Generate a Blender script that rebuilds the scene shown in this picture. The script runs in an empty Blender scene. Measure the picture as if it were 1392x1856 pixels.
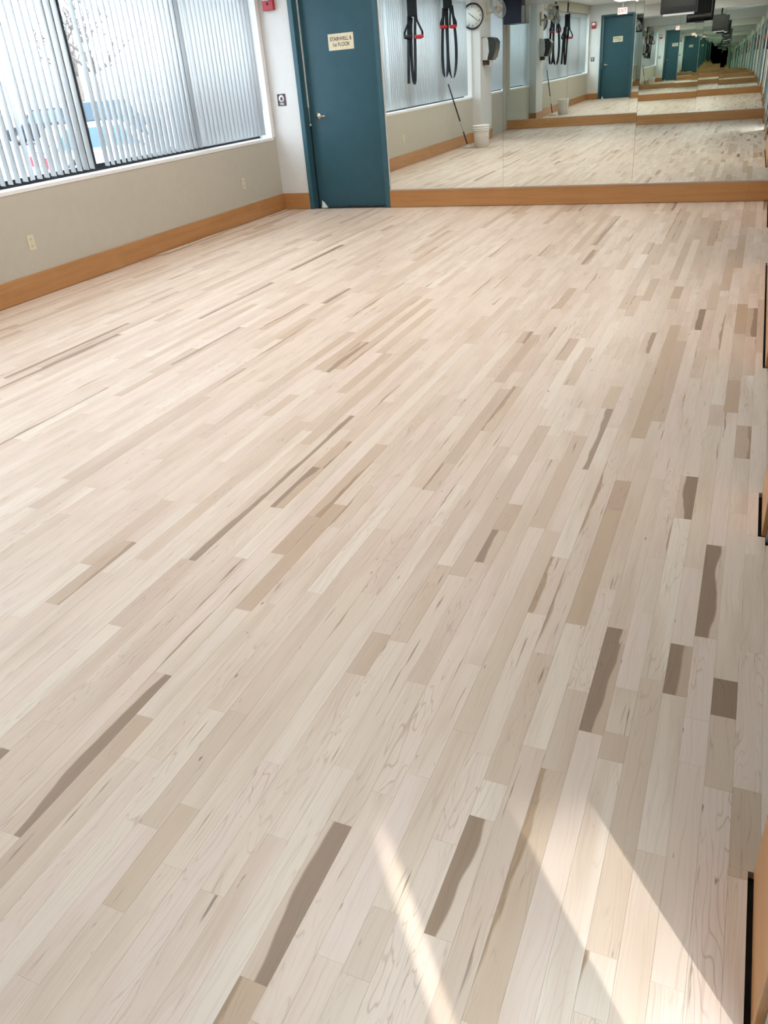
import bpy, bmesh, math, random
from mathutils import Vector, Matrix
random.seed(11)
sc = bpy.context.scene
COL = sc.collection

# ------------------------------------------------------------------ camera
CAMH, FPX = 1.41, 1420.0
RC = Matrix(((0.91754066, 0.3900341, -0.07741152),
             (0.13003754, -0.47828737, -0.86852255),
             (-0.37577837, 0.78683835, -0.48956719)))      # rows: camera right, down, forward in the room
cam_d = bpy.data.cameras.new('camera'); cam = bpy.data.objects.new('camera', cam_d); COL.objects.link(cam)
M = Matrix((RC[0], -RC[1], -RC[2])).transposed().to_4x4(); M.translation = (0, 0, CAMH); cam.matrix_world = M
cam_d.sensor_fit = 'VERTICAL'; cam_d.sensor_height = 36.0; cam_d.lens = FPX / 1856 * 36.0
cam_d.clip_start = 0.02; cam_d.clip_end = 400
sc.camera = cam
def ray(px, py): return RC.transposed() @ Vector(((px - 696) / FPX, (py - 928) / FPX, 1.0))
def on_floor(px, py):
    d = ray(px, py); return d * (CAMH / -d.z)
def to_px(p):
    c = RC @ (Vector(p) - Vector((0, 0, CAMH)))
    return (None if c.z < .05 else (696 + FPX * c.x / c.z, 928 + FPX * c.y / c.z))

# ------------------------------------------------------------------ light
w = bpy.data.worlds.new('sky'); sc.world = w; w.use_nodes = True
bg = w.node_tree.nodes['Background']; bg.inputs[0].default_value = (0.80, 0.91, 1.0, 1); bg.inputs[1].default_value = 6.8
SUN_AZ = Vector((0.63, -0.776, 0)).normalized(); SUN_EL = math.radians(40)
sun_d = bpy.data.lights.new('sun', 'SUN'); sun_d.energy = 2.6; sun_d.angle = math.radians(0.75); sun_d.color = (1, .965, .92)
sun = bpy.data.objects.new('sun', sun_d); COL.objects.link(sun); sun.location = (30, -36, 40)
TO_SUN = SUN_AZ * math.cos(SUN_EL) + Vector((0, 0, math.sin(SUN_EL)))
sun.rotation_euler = TO_SUN.to_track_quat('Z', 'Y').to_euler()
sc.view_settings.view_transform = 'Standard'; sc.view_settings.look = 'None'; sc.view_settings.gamma = 1.0
sc.view_settings.use_curve_mapping = False; sc.view_settings.exposure = 0.45
sc.cycles.max_bounces = 14; sc.cycles.glossy_bounces = 12; sc.cycles.diffuse_bounces = 4; sc.cycles.transparent_max_bounces = 12

# ------------------------------------------------------------------ helpers
def tag(o, label=None, cat=None, group=None, kind=None):
    if label: o['label'] = label
    if cat: o['category'] = cat
    if group: o['group'] = group
    if kind: o['kind'] = kind
    return o
def empty(name, loc=(0, 0, 0), rz=0.0, parent=None):
    o = bpy.data.objects.new(name, None); COL.objects.link(o); o.location = loc; o.rotation_euler = (0, 0, rz)
    o.empty_display_size = .1
    if parent: o.parent = parent
    return o
class MB:
    def __init__(s): s.v = []; s.f = []; s.sm = []
    def add(s, vs, fs, smooth=False, mat=None):
        b = len(s.v)
        for p in vs: s.v.append(tuple(mat @ Vector(p)) if mat else tuple(p))
        for f in fs: s.f.append(tuple(b + i for i in f)); s.sm.append(smooth)
        return s
    def box(s, a, b, mat=None):
        (x0, y0, z0), (x1, y1, z1) = a, b
        return s.add([(x0,y0,z0),(x1,y0,z0),(x1,y1,z0),(x0,y1,z0),(x0,y0,z1),(x1,y0,z1),(x1,y1,z1),(x0,y1,z1)],
                     [(0,3,2,1),(4,5,6,7),(0,1,5,4),(1,2,6,5),(2,3,7,6),(3,0,4,7)], False, mat)
    def tube(s, pts, r, n=8, closed=False, rs=None):
        pts = [Vector(p) for p in pts]; N = len(pts); rings = []; up = None
        for i, p in enumerate(pts):
            if closed: t = (pts[(i+1) % N] - pts[i-1])
            else: t = pts[min(i+1, N-1)] - pts[max(i-1, 0)]
            t.normalize()
            if up is None:
                up = Vector((0, 0, 1)) if abs(t.z) < .9 else Vector((1, 0, 0))
            x = t.cross(up)
            if x.length < 1e-5: x = t.orthogonal()
            x.normalize(); y = x.cross(t).normalized(); up = y
            rr = rs[i] if rs else r
            rings.append([p + (x * math.cos(2*math.pi*k/n) + y * math.sin(2*math.pi*k/n)) * rr for k in range(n)])
        vs = [q for R_ in rings for q in R_]; fs = []
        for i in range(N if closed else N - 1):
            j = (i + 1) % N
            for k in range(n): fs.append((i*n+k, i*n+(k+1) % n, j*n+(k+1) % n, j*n+k))
        if not closed: fs += [tuple(range(n))[::-1], tuple((N-1)*n + k for k in range(n))]
        return s.add(vs, fs, True)
    def lathe(s, prof, n=32, mat=None):
        vs = []; fs = []
        for r, z in prof:
            for k in range(n): vs.append((r*math.cos(2*math.pi*k/n), r*math.sin(2*math.pi*k/n), z))
        for i in range(len(prof) - 1):
            for k in range(n): fs.append((i*n+k, i*n+(k+1) % n, (i+1)*n+(k+1) % n, (i+1)*n+k))
        return s.add(vs, fs, True, mat)
    def prism(s, poly, a, b, axis='y', mat=None):
        n = len(poly); mk = {'y': lambda p, t: (p[0], t, p[1]), 'x': lambda p, t: (t, p[0], p[1]), 'z': lambda p, t: (p[0], p[1], t)}[axis]
        vs = [mk(p, a) for p in poly] + [mk(p, b) for p in poly]
        fs = [tuple(range(n)), tuple(range(2*n-1, n-1, -1))] + [(i, i+n, (i+1) % n + n, (i+1) % n) for i in range(n)]
        return s.add(vs, fs, False, mat)
    def web(s, pts, width, th=.003):      # webbing that lies flat to the room and turns edge-on where it loops
        pts = [Vector(p) for p in pts]; N_ = len(pts); wd = []
        for i in range(N_):
            t = (pts[min(i+1, N_-1)] - pts[max(i-1, 0)]).normalized(); k = min(1, abs(t.x)*1.3); wd.append(Vector((1-k+.02, k+.12, 0)))
        return s.ribbon(pts, wd, width, th)
    def ribbon(s, pts, wdir, width, th=.003):
        pts = [Vector(p) for p in pts]; N = len(pts); vs = []; fs = []
        for i, p in enumerate(pts):
            t = (pts[min(i+1, N-1)] - pts[max(i-1, 0)]).normalized()
            wd = Vector(wdir[i] if isinstance(wdir, list) else wdir).normalized(); nn = t.cross(wd).normalized()
            for a, b in ((-1,-1),(1,-1),(1,1),(-1,1)): vs.append(p + wd*width/2*a + nn*th/2*b)
        for i in range(N-1):
            for k in range(4): fs.append((i*4+k, i*4+(k+1) % 4, (i+1)*4+(k+1) % 4, (i+1)*4+k))
        fs += [(3,2,1,0), tuple((N-1)*4+k for k in range(4))]
        return s.add(vs, fs, False)
    def build(s, name, mat, parent=None, bevel=0, seg=2, fix=True):
        me = bpy.data.meshes.new(name); me.from_pydata(s.v, [], s.f)
        if fix:
            bm = bmesh.new(); bm.from_mesh(me); bmesh.ops.recalc_face_normals(bm, faces=bm.faces[:]); bm.to_mesh(me); bm.free()
        for p, q in zip(me.polygons, s.sm): p.use_smooth = q
        me.materials.append(mat)
        o = bpy.data.objects.new(name, me); COL.objects.link(o)
        if parent: o.parent = parent
        if bevel:
            m = o.modifiers.new('bevel', 'BEVEL'); m.width = bevel; m.segments = seg; m.limit_method = 'ANGLE'; m.harden_normals = False
        return o
def part(name, mat, parent, a, b, bevel=0): return MB().box(a, b).build(name, mat, parent, bevel)
def grid_wall(name, mat, axis, at, depth, us, zs, holes):
    """one connected wall with rectangular openings; axis 'x' runs along x at y=at, 'y' runs along y at x=at"""
    us, zs = sorted(set(us)), sorted(set(zs)); vid = {}; vs = []; fs = []
    P = (lambda u, z, d: (u, at + d, z)) if axis == 'x' else (lambda u, z, d: (at + d, u, z))
    def V(i, k, d):
        if (i, k, d) not in vid: vid[(i, k, d)] = len(vs); vs.append(P(us[i], zs[k], depth if d else 0))
        return vid[(i, k, d)]
    def solid(i, k):
        if not (0 <= i < len(us)-1 and 0 <= k < len(zs)-1): return False
        cu, cz = (us[i]+us[i+1])/2, (zs[k]+zs[k+1])/2
        return not any(h[0] < cu < h[1] and h[2] < cz < h[3] for h in holes)
    for i in range(len(us)-1):
        for k in range(len(zs)-1):
            if not solid(i, k): continue
            for d in (0, 1): fs.append((V(i,k,d), V(i+1,k,d), V(i+1,k+1,d), V(i,k+1,d)))
            for di, dk, e in ((-1,0,((0,0),(0,1))),(1,0,((1,0),(1,1))),(0,-1,((0,0),(1,0))),(0,1,((0,1),(1,1)))):
                if not solid(i+di, k+dk):
                    (a,b),(c,d2) = e; fs.append((V(i+a,k+b,0), V(i+c,k+d2,0), V(i+c,k+d2,1), V(i+a,k+b,1)))
    m = MB(); m.add(vs, fs); return tag(m.build(name, mat), kind='structure')
def text_mesh(body, size, mat, parent, loc, rot, name='lettering', ext=.0008, align='CENTER', sx=1.0, bold=0.0):
    cu = bpy.data.curves.new(name, 'FONT'); cu.body = body; cu.size = size; cu.extrude = ext; cu.align_x = align; cu.align_y = 'CENTER'
    cu.space_line = .95; cu.offset = bold
    t = bpy.data.objects.new(name, cu); COL.objects.link(t)
    bpy.context.view_layer.update(); dg = bpy.context.evaluated_depsgraph_get()
    me = bpy.data.meshes.new_from_object(t.evaluated_get(dg)); bpy.data.objects.remove(t); me.name = name
    me.materials.clear(); me.materials.append(mat)
    o = bpy.data.objects.new(name, me); COL.objects.link(o); o.parent = parent; o.location = loc; o.rotation_euler = rot; o.scale = (sx, 1, 1)
    return o

# ------------------------------------------------------------------ materials
def nt(name):
    m = bpy.data.materials.new(name); m.use_nodes = True; t = m.node_tree
    return m, t, t.nodes['Principled BSDF']
def mat(name, col, rough=.5, metal=0.0, noise=0.0, nscale=30.0, spec=.4, bump=0.0):
    m, t, b = nt(name)
    b.inputs['Roughness'].default_value = rough; b.inputs['Metallic'].default_value = metal; b.inputs['Specular IOR Level'].default_value = spec
    n = t.nodes.new('ShaderNodeTexNoise'); n.inputs['Scale'].default_value = nscale; n.inputs['Detail'].default_value = 4
    tc = t.nodes.new('ShaderNodeTexCoord'); t.links.new(tc.outputs['Object'], n.inputs['Vector'])
    r = t.nodes.new('ShaderNodeValToRGB'); k = noise
    r.color_ramp.elements[0].position = .3; r.color_ramp.elements[1].position = .7
    r.color_ramp.elements[0].color = (*[c*(1-k) for c in col], 1); r.color_ramp.elements[1].color = (*[min(1, c*(1+k)) for c in col], 1)
    t.links.new(n.outputs['Fac'], r.inputs['Fac']); t.links.new(r.outputs['Color'], b.inputs['Base Color'])
    if bump:
        bp = t.nodes.new('ShaderNodeBump'); bp.inputs['Strength'].default_value = bump; bp.inputs['Distance'].default_value = .002
        t.links.new(n.outputs['Fac'], bp.inputs['Height']); t.links.new(bp.outputs['Normal'], b.inputs['Normal'])
    return m
def emit(name, col, st):
    m, t, b = nt(name); b.inputs['Base Color'].default_value = (*col, 1); b.inputs['Emission Color'].default_value = (*col, 1); b.inputs['Emission Strength'].default_value = st
    return m
class N:      # tiny node shorthand
    def __init__(s, t): s.t = t
    def val(s, x):
        return x
    def put(s, sock, x):
        if hasattr(x, 'is_linked') or isinstance(x, bpy.types.NodeSocket): s.t.links.new(x, sock)
        else: sock.default_value = x
    def math(s, op, a, b=0.0, c=0.0, clamp=False):
        n = s.t.nodes.new('ShaderNodeMath'); n.operation = op; n.use_clamp = clamp
        for i, x in enumerate((a, b, c)): s.put(n.inputs[i], x)
        return n.outputs[0]
    def step(s, x, lo, hi):
        n = s.t.nodes.new('ShaderNodeMapRange'); n.interpolation_type = 'SMOOTHSTEP'
        for k, v_ in zip(('Value', 'From Min', 'From Max'), (x, lo, hi)): s.put(n.inputs[k], v_)
        return n.outputs['Result']
    def vec(s, x, y, z):
        n = s.t.nodes.new('ShaderNodeCombineXYZ')
        for i, q in enumerate((x, y, z)): s.put(n.inputs[i], q)
        return n.outputs[0]
    def noise(s, v, scale=1.0, detail=2.0, rough=.5, dist=0.0):
        n = s.t.nodes.new('ShaderNodeTexNoise'); s.put(n.inputs['Vector'], v)
        for k, x in (('Scale', scale), ('Detail', detail), ('Roughness', rough), ('Distortion', dist)): n.inputs[k].default_value = x
        return n.outputs['Fac']
    def mix(s, f, a, b):
        n = s.t.nodes.new('ShaderNodeMix'); n.data_type = 'RGBA'
        s.put(n.inputs[0], f); s.put(n.inputs[6], a if not isinstance(a, tuple) else (*a, 1)); s.put(n.inputs[7], b if not isinstance(b, tuple) else (*b, 1))
        return n.outputs[2]
def plank_material():
    m, t, b = nt('raw_maple'); q = N(t)
    uv = t.nodes.new('ShaderNodeUVMap'); uv.uv_map = 'board'; sx = t.nodes.new('ShaderNodeSeparateXYZ'); t.links.new(uv.outputs[0], sx.inputs[0])
    u, v = sx.outputs[0], sx.outputs[1]
    at = t.nodes.new('ShaderNodeAttribute'); at.attribute_name = 'tone'; sc_ = t.nodes.new('ShaderNodeSeparateColor'); t.links.new(at.outputs['Color'], sc_.inputs[0])
    tone, heart, seed = sc_.outputs[0], sc_.outputs[1], sc_.outputs[2]
    z = q.math('MULTIPLY', seed, 90.0)
    s2 = q.math('FRACT', q.math('MULTIPLY', seed, 7.31)); s3 = q.math('FRACT', q.math('MULTIPLY', seed, 23.7)); s4 = q.math('FRACT', q.math('MULTIPLY', seed, 61.3))
    # sapwood: cream, pinkish or whitish board by board, drifting along the board
    pale = q.mix(s2, (.705, .585, .47), (.725, .59, .505)); pale = q.mix(q.step(s3, .55, 1.0), pale, (.765, .665, .56))
    drift = q.noise(q.vec(q.math('MULTIPLY', u, .5), q.math('MULTIPLY', v, 1.6), z), 1.0, 3.0)
    pale = q.mix(q.math('MULTIPLY', q.step(drift, .42, .72), .62), pale, (.58, .445, .335))
    tan = q.mix(s3, (.475, .335, .205), (.45, .31, .21))
    col = q.mix(tone, pale, tan)
    # cathedral growth rings
    ring = q.noise(q.vec(q.math('MULTIPLY', u, .75), q.math('MULTIPLY', v, 1.15), z), 1.0, 3.0, .45, .5)
    ph = q.math('PINGPONG', q.math('MULTIPLY', ring, q.math('MULTIPLY_ADD', s4, 14.0, 9.0)), .5)
    line = q.math('SUBTRACT', 1.0, q.step(ph, .0, .11))
    line = q.math('MULTIPLY', line, q.math('MULTIPLY', q.step(s4, .15, .8), q.step(q.noise(q.vec(u, q.math('MULTIPLY', v, 3.0), z), 1.0, 2.0), .4, .62)))
    col = q.mix(q.math('MULTIPLY', line, .50), col, (.36, .235, .16))
    # straight fibre
    uw = q.math('ADD', u, q.math('MULTIPLY', q.noise(q.vec(q.math('MULTIPLY', u, .8), q.math('MULTIPLY', v, 3.5), q.math('ADD', z, 5.0)), 1.0, 2.0), .9))
    fib = q.noise(q.vec(q.math('MULTIPLY', uw, 11.0), q.math('MULTIPLY', v, 2.4), z), 1.0, 4.0, .6)
    col = q.mix(q.math('MULTIPLY', q.step(fib, .46, .76), .32), col, (.43, .30, .205))
    # brown heartwood along one edge
    uf = q.math('ABSOLUTE', q.math('SUBTRACT', u, q.math('GREATER_THAN', s2, .5)))
    wob = q.math('MULTIPLY', q.math('SUBTRACT', q.noise(q.vec(3.3, q.math('MULTIPLY', v, 2.2), z), 1.0, 3.0), .5), 1.5)
    lim = q.math('SUBTRACT', q.math('MULTIPLY', heart, 1.9), .52)
    hm = q.step(q.math('SUBTRACT', q.math('ADD', lim, wob), uf), -.02, .10)
    hm = q.math('MULTIPLY', hm, q.step(heart, .02, .12))
    hcol = q.mix(q.step(heart, .35, .62), (.415, .285, .18), (.285, .195, .13)); hcol = q.mix(q.math('MULTIPLY', q.step(fib, .4, .7), .45), hcol, (.25, .16, .105))
    hcol = q.mix(q.math('MULTIPLY', line, .4), hcol, (.14, .09, .06))
    col = q.mix(hm, col, hcol)
    # dark mineral streaks and knots
    st = q.noise(q.vec(q.math('MULTIPLY', u, 3.4), q.math('MULTIPLY', v, 2.6), q.math('ADD', z, 9.0)), 1.0, 3.0, .6)
    col = q.mix(q.math('MULTIPLY', q.step(st, .665, .745), .75), col, (.17, .11, .075))
    kn = q.noise(q.vec(q.math('MULTIPLY', u, 3.0), q.math('MULTIPLY', v, 14.0), q.math('ADD', z, 31.0)), 1.0, 2.0)
    col = q.mix(q.math('MULTIPLY', q.step(kn, .735, .80), .75), col, (.15, .095, .07))
    t.links.new(col, b.inputs['Base Color'])
    b.inputs['Roughness'].default_value = .45; b.inputs['Specular IOR Level'].default_value = .5
    bp = t.nodes.new('ShaderNodeBump'); bp.inputs['Strength'].default_value = .08; bp.inputs['Distance'].default_value = .001
    t.links.new(fib, bp.inputs['Height']); t.links.new(bp.outputs['Normal'], b.inputs['Normal'])
    return m
def wood_trim():
    m, t, b = nt('honey_maple_trim'); q = N(t)
    tc = t.nodes.new('ShaderNodeTexCoord'); s = t.nodes.new('ShaderNodeSeparateXYZ'); t.links.new(tc.outputs['Object'], s.inputs[0])
    al = q.math('ADD', s.outputs[0], s.outputs[1])
    n1 = q.noise(q.vec(q.math('MULTIPLY', al, .9), 0.0, q.math('MULTIPLY', s.outputs[2], 22.0)), 1.0, 5.0, .6, .4)
    n2 = q.noise(q.vec(q.math('MULTIPLY', al, 3.0), 4.0, q.math('MULTIPLY', s.outputs[2], 5.0)), 1.0, 3.0)
    c = q.mix(q.step(n1, .3, .7), (.47, .235, .088), (.40, .185, .062)); c = q.mix(q.math('MULTIPLY', q.step(n2, .45, .75), .4), c, (.52, .28, .12))
    t.links.new(c, b.inputs['Base Color']); b.inputs['Roughness'].default_value = .33
    return m
def mirror_mat():
    m, t, b = nt('mirror_silver'); b.inputs['Base Color'].default_value = (.865, .905, .868, 1); b.inputs['Metallic'].default_value = 1.0; b.inputs['Roughness'].default_value = 0.0
    return m
def glass_mat(name='window_glass', tint=(.97, .99, 1.0), gl=.06):
    m = bpy.data.materials.new(name); m.use_nodes = True; t = m.node_tree; t.nodes.clear()
    o = t.nodes.new('ShaderNodeOutputMaterial'); a = t.nodes.new('ShaderNodeBsdfTransparent'); a.inputs[0].default_value = (*tint, 1)
    g = t.nodes.new('ShaderNodeBsdfGlossy'); g.inputs['Roughness'].default_value = .02; x = t.nodes.new('ShaderNodeMixShader'); x.inputs[0].default_value = gl
    t.links.new(a.outputs[0], x.inputs[1]); t.links.new(g.outputs[0], x.inputs[2]); t.links.new(x.outputs[0], o.inputs[0])
    return m
def slat_mat():
    m = bpy.data.materials.new('blind_vinyl'); m.use_nodes = True; t = m.node_tree; b = t.nodes['Principled BSDF']; o = t.nodes['Material Output']
    b.inputs['Base Color'].default_value = (.62, .63, .64, 1); b.inputs['Roughness'].default_value = .55
    tr = t.nodes.new('ShaderNodeBsdfTranslucent'); tr.inputs[0].default_value = (.86, .88, .89, 1); x = t.nodes.new('ShaderNodeMixShader'); x.inputs[0].default_value = .55
    n = t.nodes.new('ShaderNodeTexNoise'); n.inputs['Scale'].default_value = 60; bp = t.nodes.new('ShaderNodeBump'); bp.inputs['Strength'].default_value = .05
    t.links.new(n.outputs['Fac'], bp.inputs['Height']); t.links.new(bp.outputs['Normal'], b.inputs['Normal'])
    t.links.new(b.outputs[0], x.inputs[1]); t.links.new(tr.outputs[0], x.inputs[2]); t.links.new(x.outputs[0], o.inputs[0])
    return m
PLANK = plank_material(); TRIM = wood_trim(); MIRROR = mirror_mat(); GLASS = glass_mat(); SLAT = slat_mat()
WALLB = mat('beige_wall_paint', (.50, .47, .395), .7, noise=.02, nscale=12, bump=.05)
WALLW = mat('pale_wall_paint', (.66, .655, .64), .7, noise=.015, nscale=12, bump=.05)
CEIL = mat('ceiling_tile', (.70, .70, .68), .9, noise=.05, nscale=60)
SUB = mat('dark_subfloor', (.03, .024, .02), .9, noise=.2)
TEAL = mat('teal_enamel', (.028, .088, .118), .38, noise=.05, nscale=8)
TEALF = mat('teal_frame_enamel', (.036, .105, .138), .35, noise=.05, nscale=8)
SILL = mat('white_sill', (.82, .82, .82), .4, noise=.02)
BLACKF = mat('black_window_metal', (.012, .014, .018), .4, noise=.1)
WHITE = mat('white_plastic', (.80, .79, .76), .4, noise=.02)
IVORY = mat('ivory_plastic', (.66, .60, .45), .4, noise=.02)
DARK = mat('black_plastic', (.012, .012, .014), .4, noise=.1)
WEB = mat('black_webbing', (.008, .009, .012), .75, noise=.25, nscale=300, bump=.3)
RED = mat('red_grip', (.50, .02, .025), .5, noise=.1)
REDP = mat('red_enamel', (.42, .022, .035), .4, noise=.05)
CHROME = mat('satin_metal', (.62, .56, .46), .25, 1.0, noise=.05)
STEEL = mat('grey_steel', (.45, .45, .44), .35, .8, noise=.05)
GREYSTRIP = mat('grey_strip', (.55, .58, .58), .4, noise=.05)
BRASS = mat('cream_sign_plate', (.70, .64, .47), .35, noise=.12, nscale=9)
INK = mat('black_ink', (.01, .01, .01), .6, noise=.1)
PURPLE = mat('plum_sign_plate', (.05, .02, .045), .4, noise=.05)
PAPER = mat('paper_white', (.78, .78, .74), .7, noise=.03)
SMOKE = mat('smoked_plastic', (.035, .035, .034), .2, noise=.1)
GREYP = mat('grey_plastic', (.62, .65, .66), .45, noise=.03)
BROWN = mat('brown_block', (.09, .05, .035), .6, noise=.1)
LAMP = emit('lamp_diffuser', (1, .96, .915), 9.0)
EXITR = emit('exit_red', (1, .06, .05), 1.2); EXITW = emit('exit_white', (1, .93, .9), .7)

# ------------------------------------------------------------------ room dimensions
PIER = .17
XL, XR, YB, YN, ZC = -5.30, 0.178, 9.02, -1.90, 2.75       # left wall, right wall, back wall, near wall, ceiling
W0, W1, ZS, ZH = 1.17, 8.96, 0.82, 2.50                    # window run, sill, head
OPEN = [(-.47, .83), (1.143, 2.44), (2.75, 4.08), (6.35, 7.65)]     # door bays in the right wall

# ------------------------------------------------------------------ floor: boards one by one
floor = tag(MB().box((XL-.02, YN-.02, -.06), (XR+.30, YB+.30, -.02)).build('floor', SUB), kind='structure')
PW = .0571; X0 = .190
def row_of(x): return int(math.floor((X0 - x) / PW))
fixed = {}
def fix(nx, ny, fx, fy, tone, heart=0.0, seed=None):
    a, b = on_floor(nx, ny), on_floor(fx, fy); k = row_of((a.x + b.x) / 2)
    fixed.setdefault(k, []).append((a.y, b.y, tone, heart, seed))
for a in [(463,1780,610,1490,.25,.62,.93),(1314,1300,1318,1233,.5,.9,.11),(1275,1155,1292,988,.15,.62,.31),(1056,1134,1090,922,.75,.25),(1100,985,1135,872,.85,.1),
    (965,955,1055,790,.55,.25),(820,1042,990,772,.6,.2),(912,962,940,915,.7,0),(1162,795,1224,589,.75,.2),(1200,765,1236,618,.65,0),(1335,603,1346,551,.95,.1),
    (1215,541,1229,519,.9,.1),(1165,545,1186,505,.7,.1),(1155,532,1192,442,.55,.2),(1283,446,1297,400,.8,0),(1314,527,1327,452,.65,0),(1340,486,1345,426,.75,0),
    (1274,507,1287,448,.4,0),(1295,633,1308,537,.35,.3),(1260,598,1265,560,.3,.6),(1290,562,1300,518,.5,0),(1160,640,1170,602,.3,.5),(1350,680,1352,610,.4,.2),
    (1327,748,1335,690,.85,.2),(1335,690,1341,605,.5,0),(1347,831,1350,772,.7,.4),(1237,940,1245,863,.2,.6,.93),(1122,1166,1136,1142,.3,.7),(1015,1400,1044,1251,.5,0),
    (1112,1380,1125,1332,.55,0),(52,920,366,718,.65,.15),(345,1015,625,752,.3,.5,.21),(500,1003,562,935,.8,.1),(440,1105,610,914,.75,.1),(245,1012,402,905,.35,0),
    (508,803,562,765,.5,.1),(495,755,532,715,.5,.1),(615,712,702,640,.6,0),(780,1695,862,1480,.25,.55,.05),(800,1672,842,1448,0,0,.95),(600,1740,758,1406,0,0,.95),
    (655,1775,700,1650,.45,.1),(1088,1850,1112,1738,.2,.35),(672,1228,692,1148,.6,.2),(905,1420,985,1185,.45,.1),(268,1497,425,1290,.45,.2),(190,1640,338,1460,.45,.1),
    (20,1512,300,1222,.2,.55,.93),(505,615,575,578,.7,.1),(1012,560,1037,522,.8,.2),(1092,740,1112,700,.6,.1),(1335,1590,1352,1432,.55,.1),(95,865,250,790,.4,0),
    (770,888,800,838,.4,.3),(30,665,180,600,.3,0),(480,560,560,520,.45,.1),(690,640,790,560,.55,0),(1190,480,1215,430,.5,0),(930,700,985,640,.4,0),(1010,1340,1040,1260,.5,0),
    (1180,1010,1195,900,.1,.3),(960,1110,1010,1010,.2,.35),(1230,1380,1245,1300,0,0,.95),(1140,1250,1160,1110,0,0,.95),(1240,1170,1262,1030,0,0,.95)]:
    fix(*a)
boards = []        # x0, x1, y0, y1, tone, heart, seed
def rnd_board():
    r = random.random()
    if r < .68: return random.random() * .12, 0.0 if random.random() < .75 else random.uniform(.08, .24)
    if r < .87: return random.uniform(.12, .38), random.choice((0, 0, .15, .3))
    if r < .965: return random.uniform(.4, .7), random.choice((0, 0, .2, .35))
    return random.uniform(.2, .8), random.uniform(.35, .6)
last_row = row_of(XL + .004)
for k in range(-4, last_row + 1):
    x1 = X0 - k * PW - .00015; x0 = X0 - (k + 1) * PW + .00015
    spans = [(YN, YB)]
    if k <= 0:      # only the threshold strips inside the door bays reach past the wall line
        spans = [(a + .05, b - .05) for a, b in OPEN] if k < 0 else [(YN, YB)]
    x0 = max(x0, XL + .006)
    if x1 - x0 < .004: continue
    for s0, s1 in spans:
        keep = sorted(f for f in fixed.get(k, []) if f[0] > s0 and f[1] < s1 + .01); seq = []; y = s0
        for f in keep:
            if f[0] < y + .02: 
                if f[1] - y < .1: continue
                f = (y, *f[1:])
            seq.append((y, f[0], None)); seq.append((f[0], f[1], f)); y = f[1]
        seq.append((y, s1, None))
        for a, b, f in seq:
            if b - a < .005: continue
            if f: boards.append((k, x0, x1, a, b, f[2], f[3], f[4] if f[4] is not None else random.random())); continue
            cuts = [a]
            while b - cuts[-1] > 1e-4:
                L = random.choice((random.uniform(.22, .6), random.uniform(.4, 1.1), random.uniform(.7, 1.7)))
                nx = cuts[-1] + L
                if b - nx < .2: nx = b
                cuts.append(min(nx, b))
            for c0, c1 in zip(cuts, cuts[1:]): boards.append((k, x0, x1, c0, c1, *rnd_board(), random.random()))
final = []
GAPX = .168
for (k, x0, x1, a, b, t, h, s) in boards:
    if k != 0: final.append((x0, x1, a, b, t, h, s)); continue
    # edge row: full width in front of a door bay, ripped narrower along the baseboards
    cuts = sorted({a, b, *[e for o in OPEN for e in o if a < e < b]})
    for c0, c1 in zip(cuts, cuts[1:]):
        inb = any(o[0] <= (c0 + c1)/2 <= o[1] for o in OPEN)
        final.append((x0, x1 if inb else GAPX, c0, c1, t, h, s))
def area(bd):
    x0, x1, a, b = bd[:4]; ps = [to_px(p) for p in ((x0,a,0),(x1,a,0),(x1,b,0),(x0,b,0))]
    if any(p is None for p in ps): return 0.0
    ps = [(min(max(p[0], 0), 1392), min(max(p[1], 0), 1856)) for p in ps]
    return abs(sum(ps[i][0]*ps[(i+1) % 4][1] - ps[(i+1) % 4][0]*ps[i][1] for i in range(4))) / 2
order = sorted(range(len(final)), key=lambda i: -area(final[i])); singles = set(order[:296])
def board_mesh(name, lst, lid=.0004):
    vs = []; fs = []; uvs = []; cols = []; T = .019
    for (x0, x1, a, b, t, h, s) in lst:
        a += .0001; b -= .0001; n = len(vs); c = min(.00018, (x1-x0)*.2)
        vs += [(x0,a,-T),(x1,a,-T),(x1,b,-T),(x0,b,-T),(x0,a,-c),(x1,a,-c),(x1,b,-c),(x0,b,-c),(x0+c,a+c,0),(x1-c,a+c,0),(x1-c,b-c,0),(x0+c,b-c,0)]
        F = [(8,9,10,11),(4,5,9,8),(5,6,10,9),(6,7,11,10),(7,4,8,11),(0,1,5,4),(1,2,6,5),(2,3,7,6),(3,0,4,7)]
        for f in F:
            fs.append(tuple(n + i for i in f))
            for i in f:
                p = vs[n + i]; uvs += [(p[0]-x0)/PW, p[1]-a + s*3]; cols += [t, h, s, 1.0]
    me = bpy.data.meshes.new(name); me.from_pydata(vs, [], fs); me.uv_layers.new(name='board').data.foreach_set('uv', uvs)
    ca = me.color_attributes.new('tone', 'FLOAT_COLOR', 'CORNER'); ca.data.foreach_set('color', cols); me.materials.append(PLANK)
    o = bpy.data.objects.new(name, me); COL.objects.link(o); o.parent = floor; return o
for i in order[:296]: board_mesh('plank', [final[i]])
tag(board_mesh('floorboards', [final[i] for i in order[296:]]), kind='stuff')
# a lifted sliver of board against the left baseboard
sl = MB(); sl.prism([(-5.262, 6.36), (-5.20, 6.50), (-5.222, 7.35), (-5.262, 7.72)], .004, .012, 'z')
tag(sl.build('scrap_strip', mat('raw_scrap_wood', (.62, .50, .38), .7, noise=.12, nscale=14)), 'loose pale wood scrap lying along the honey baseboard under the windows', 'wood scrap')

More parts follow.
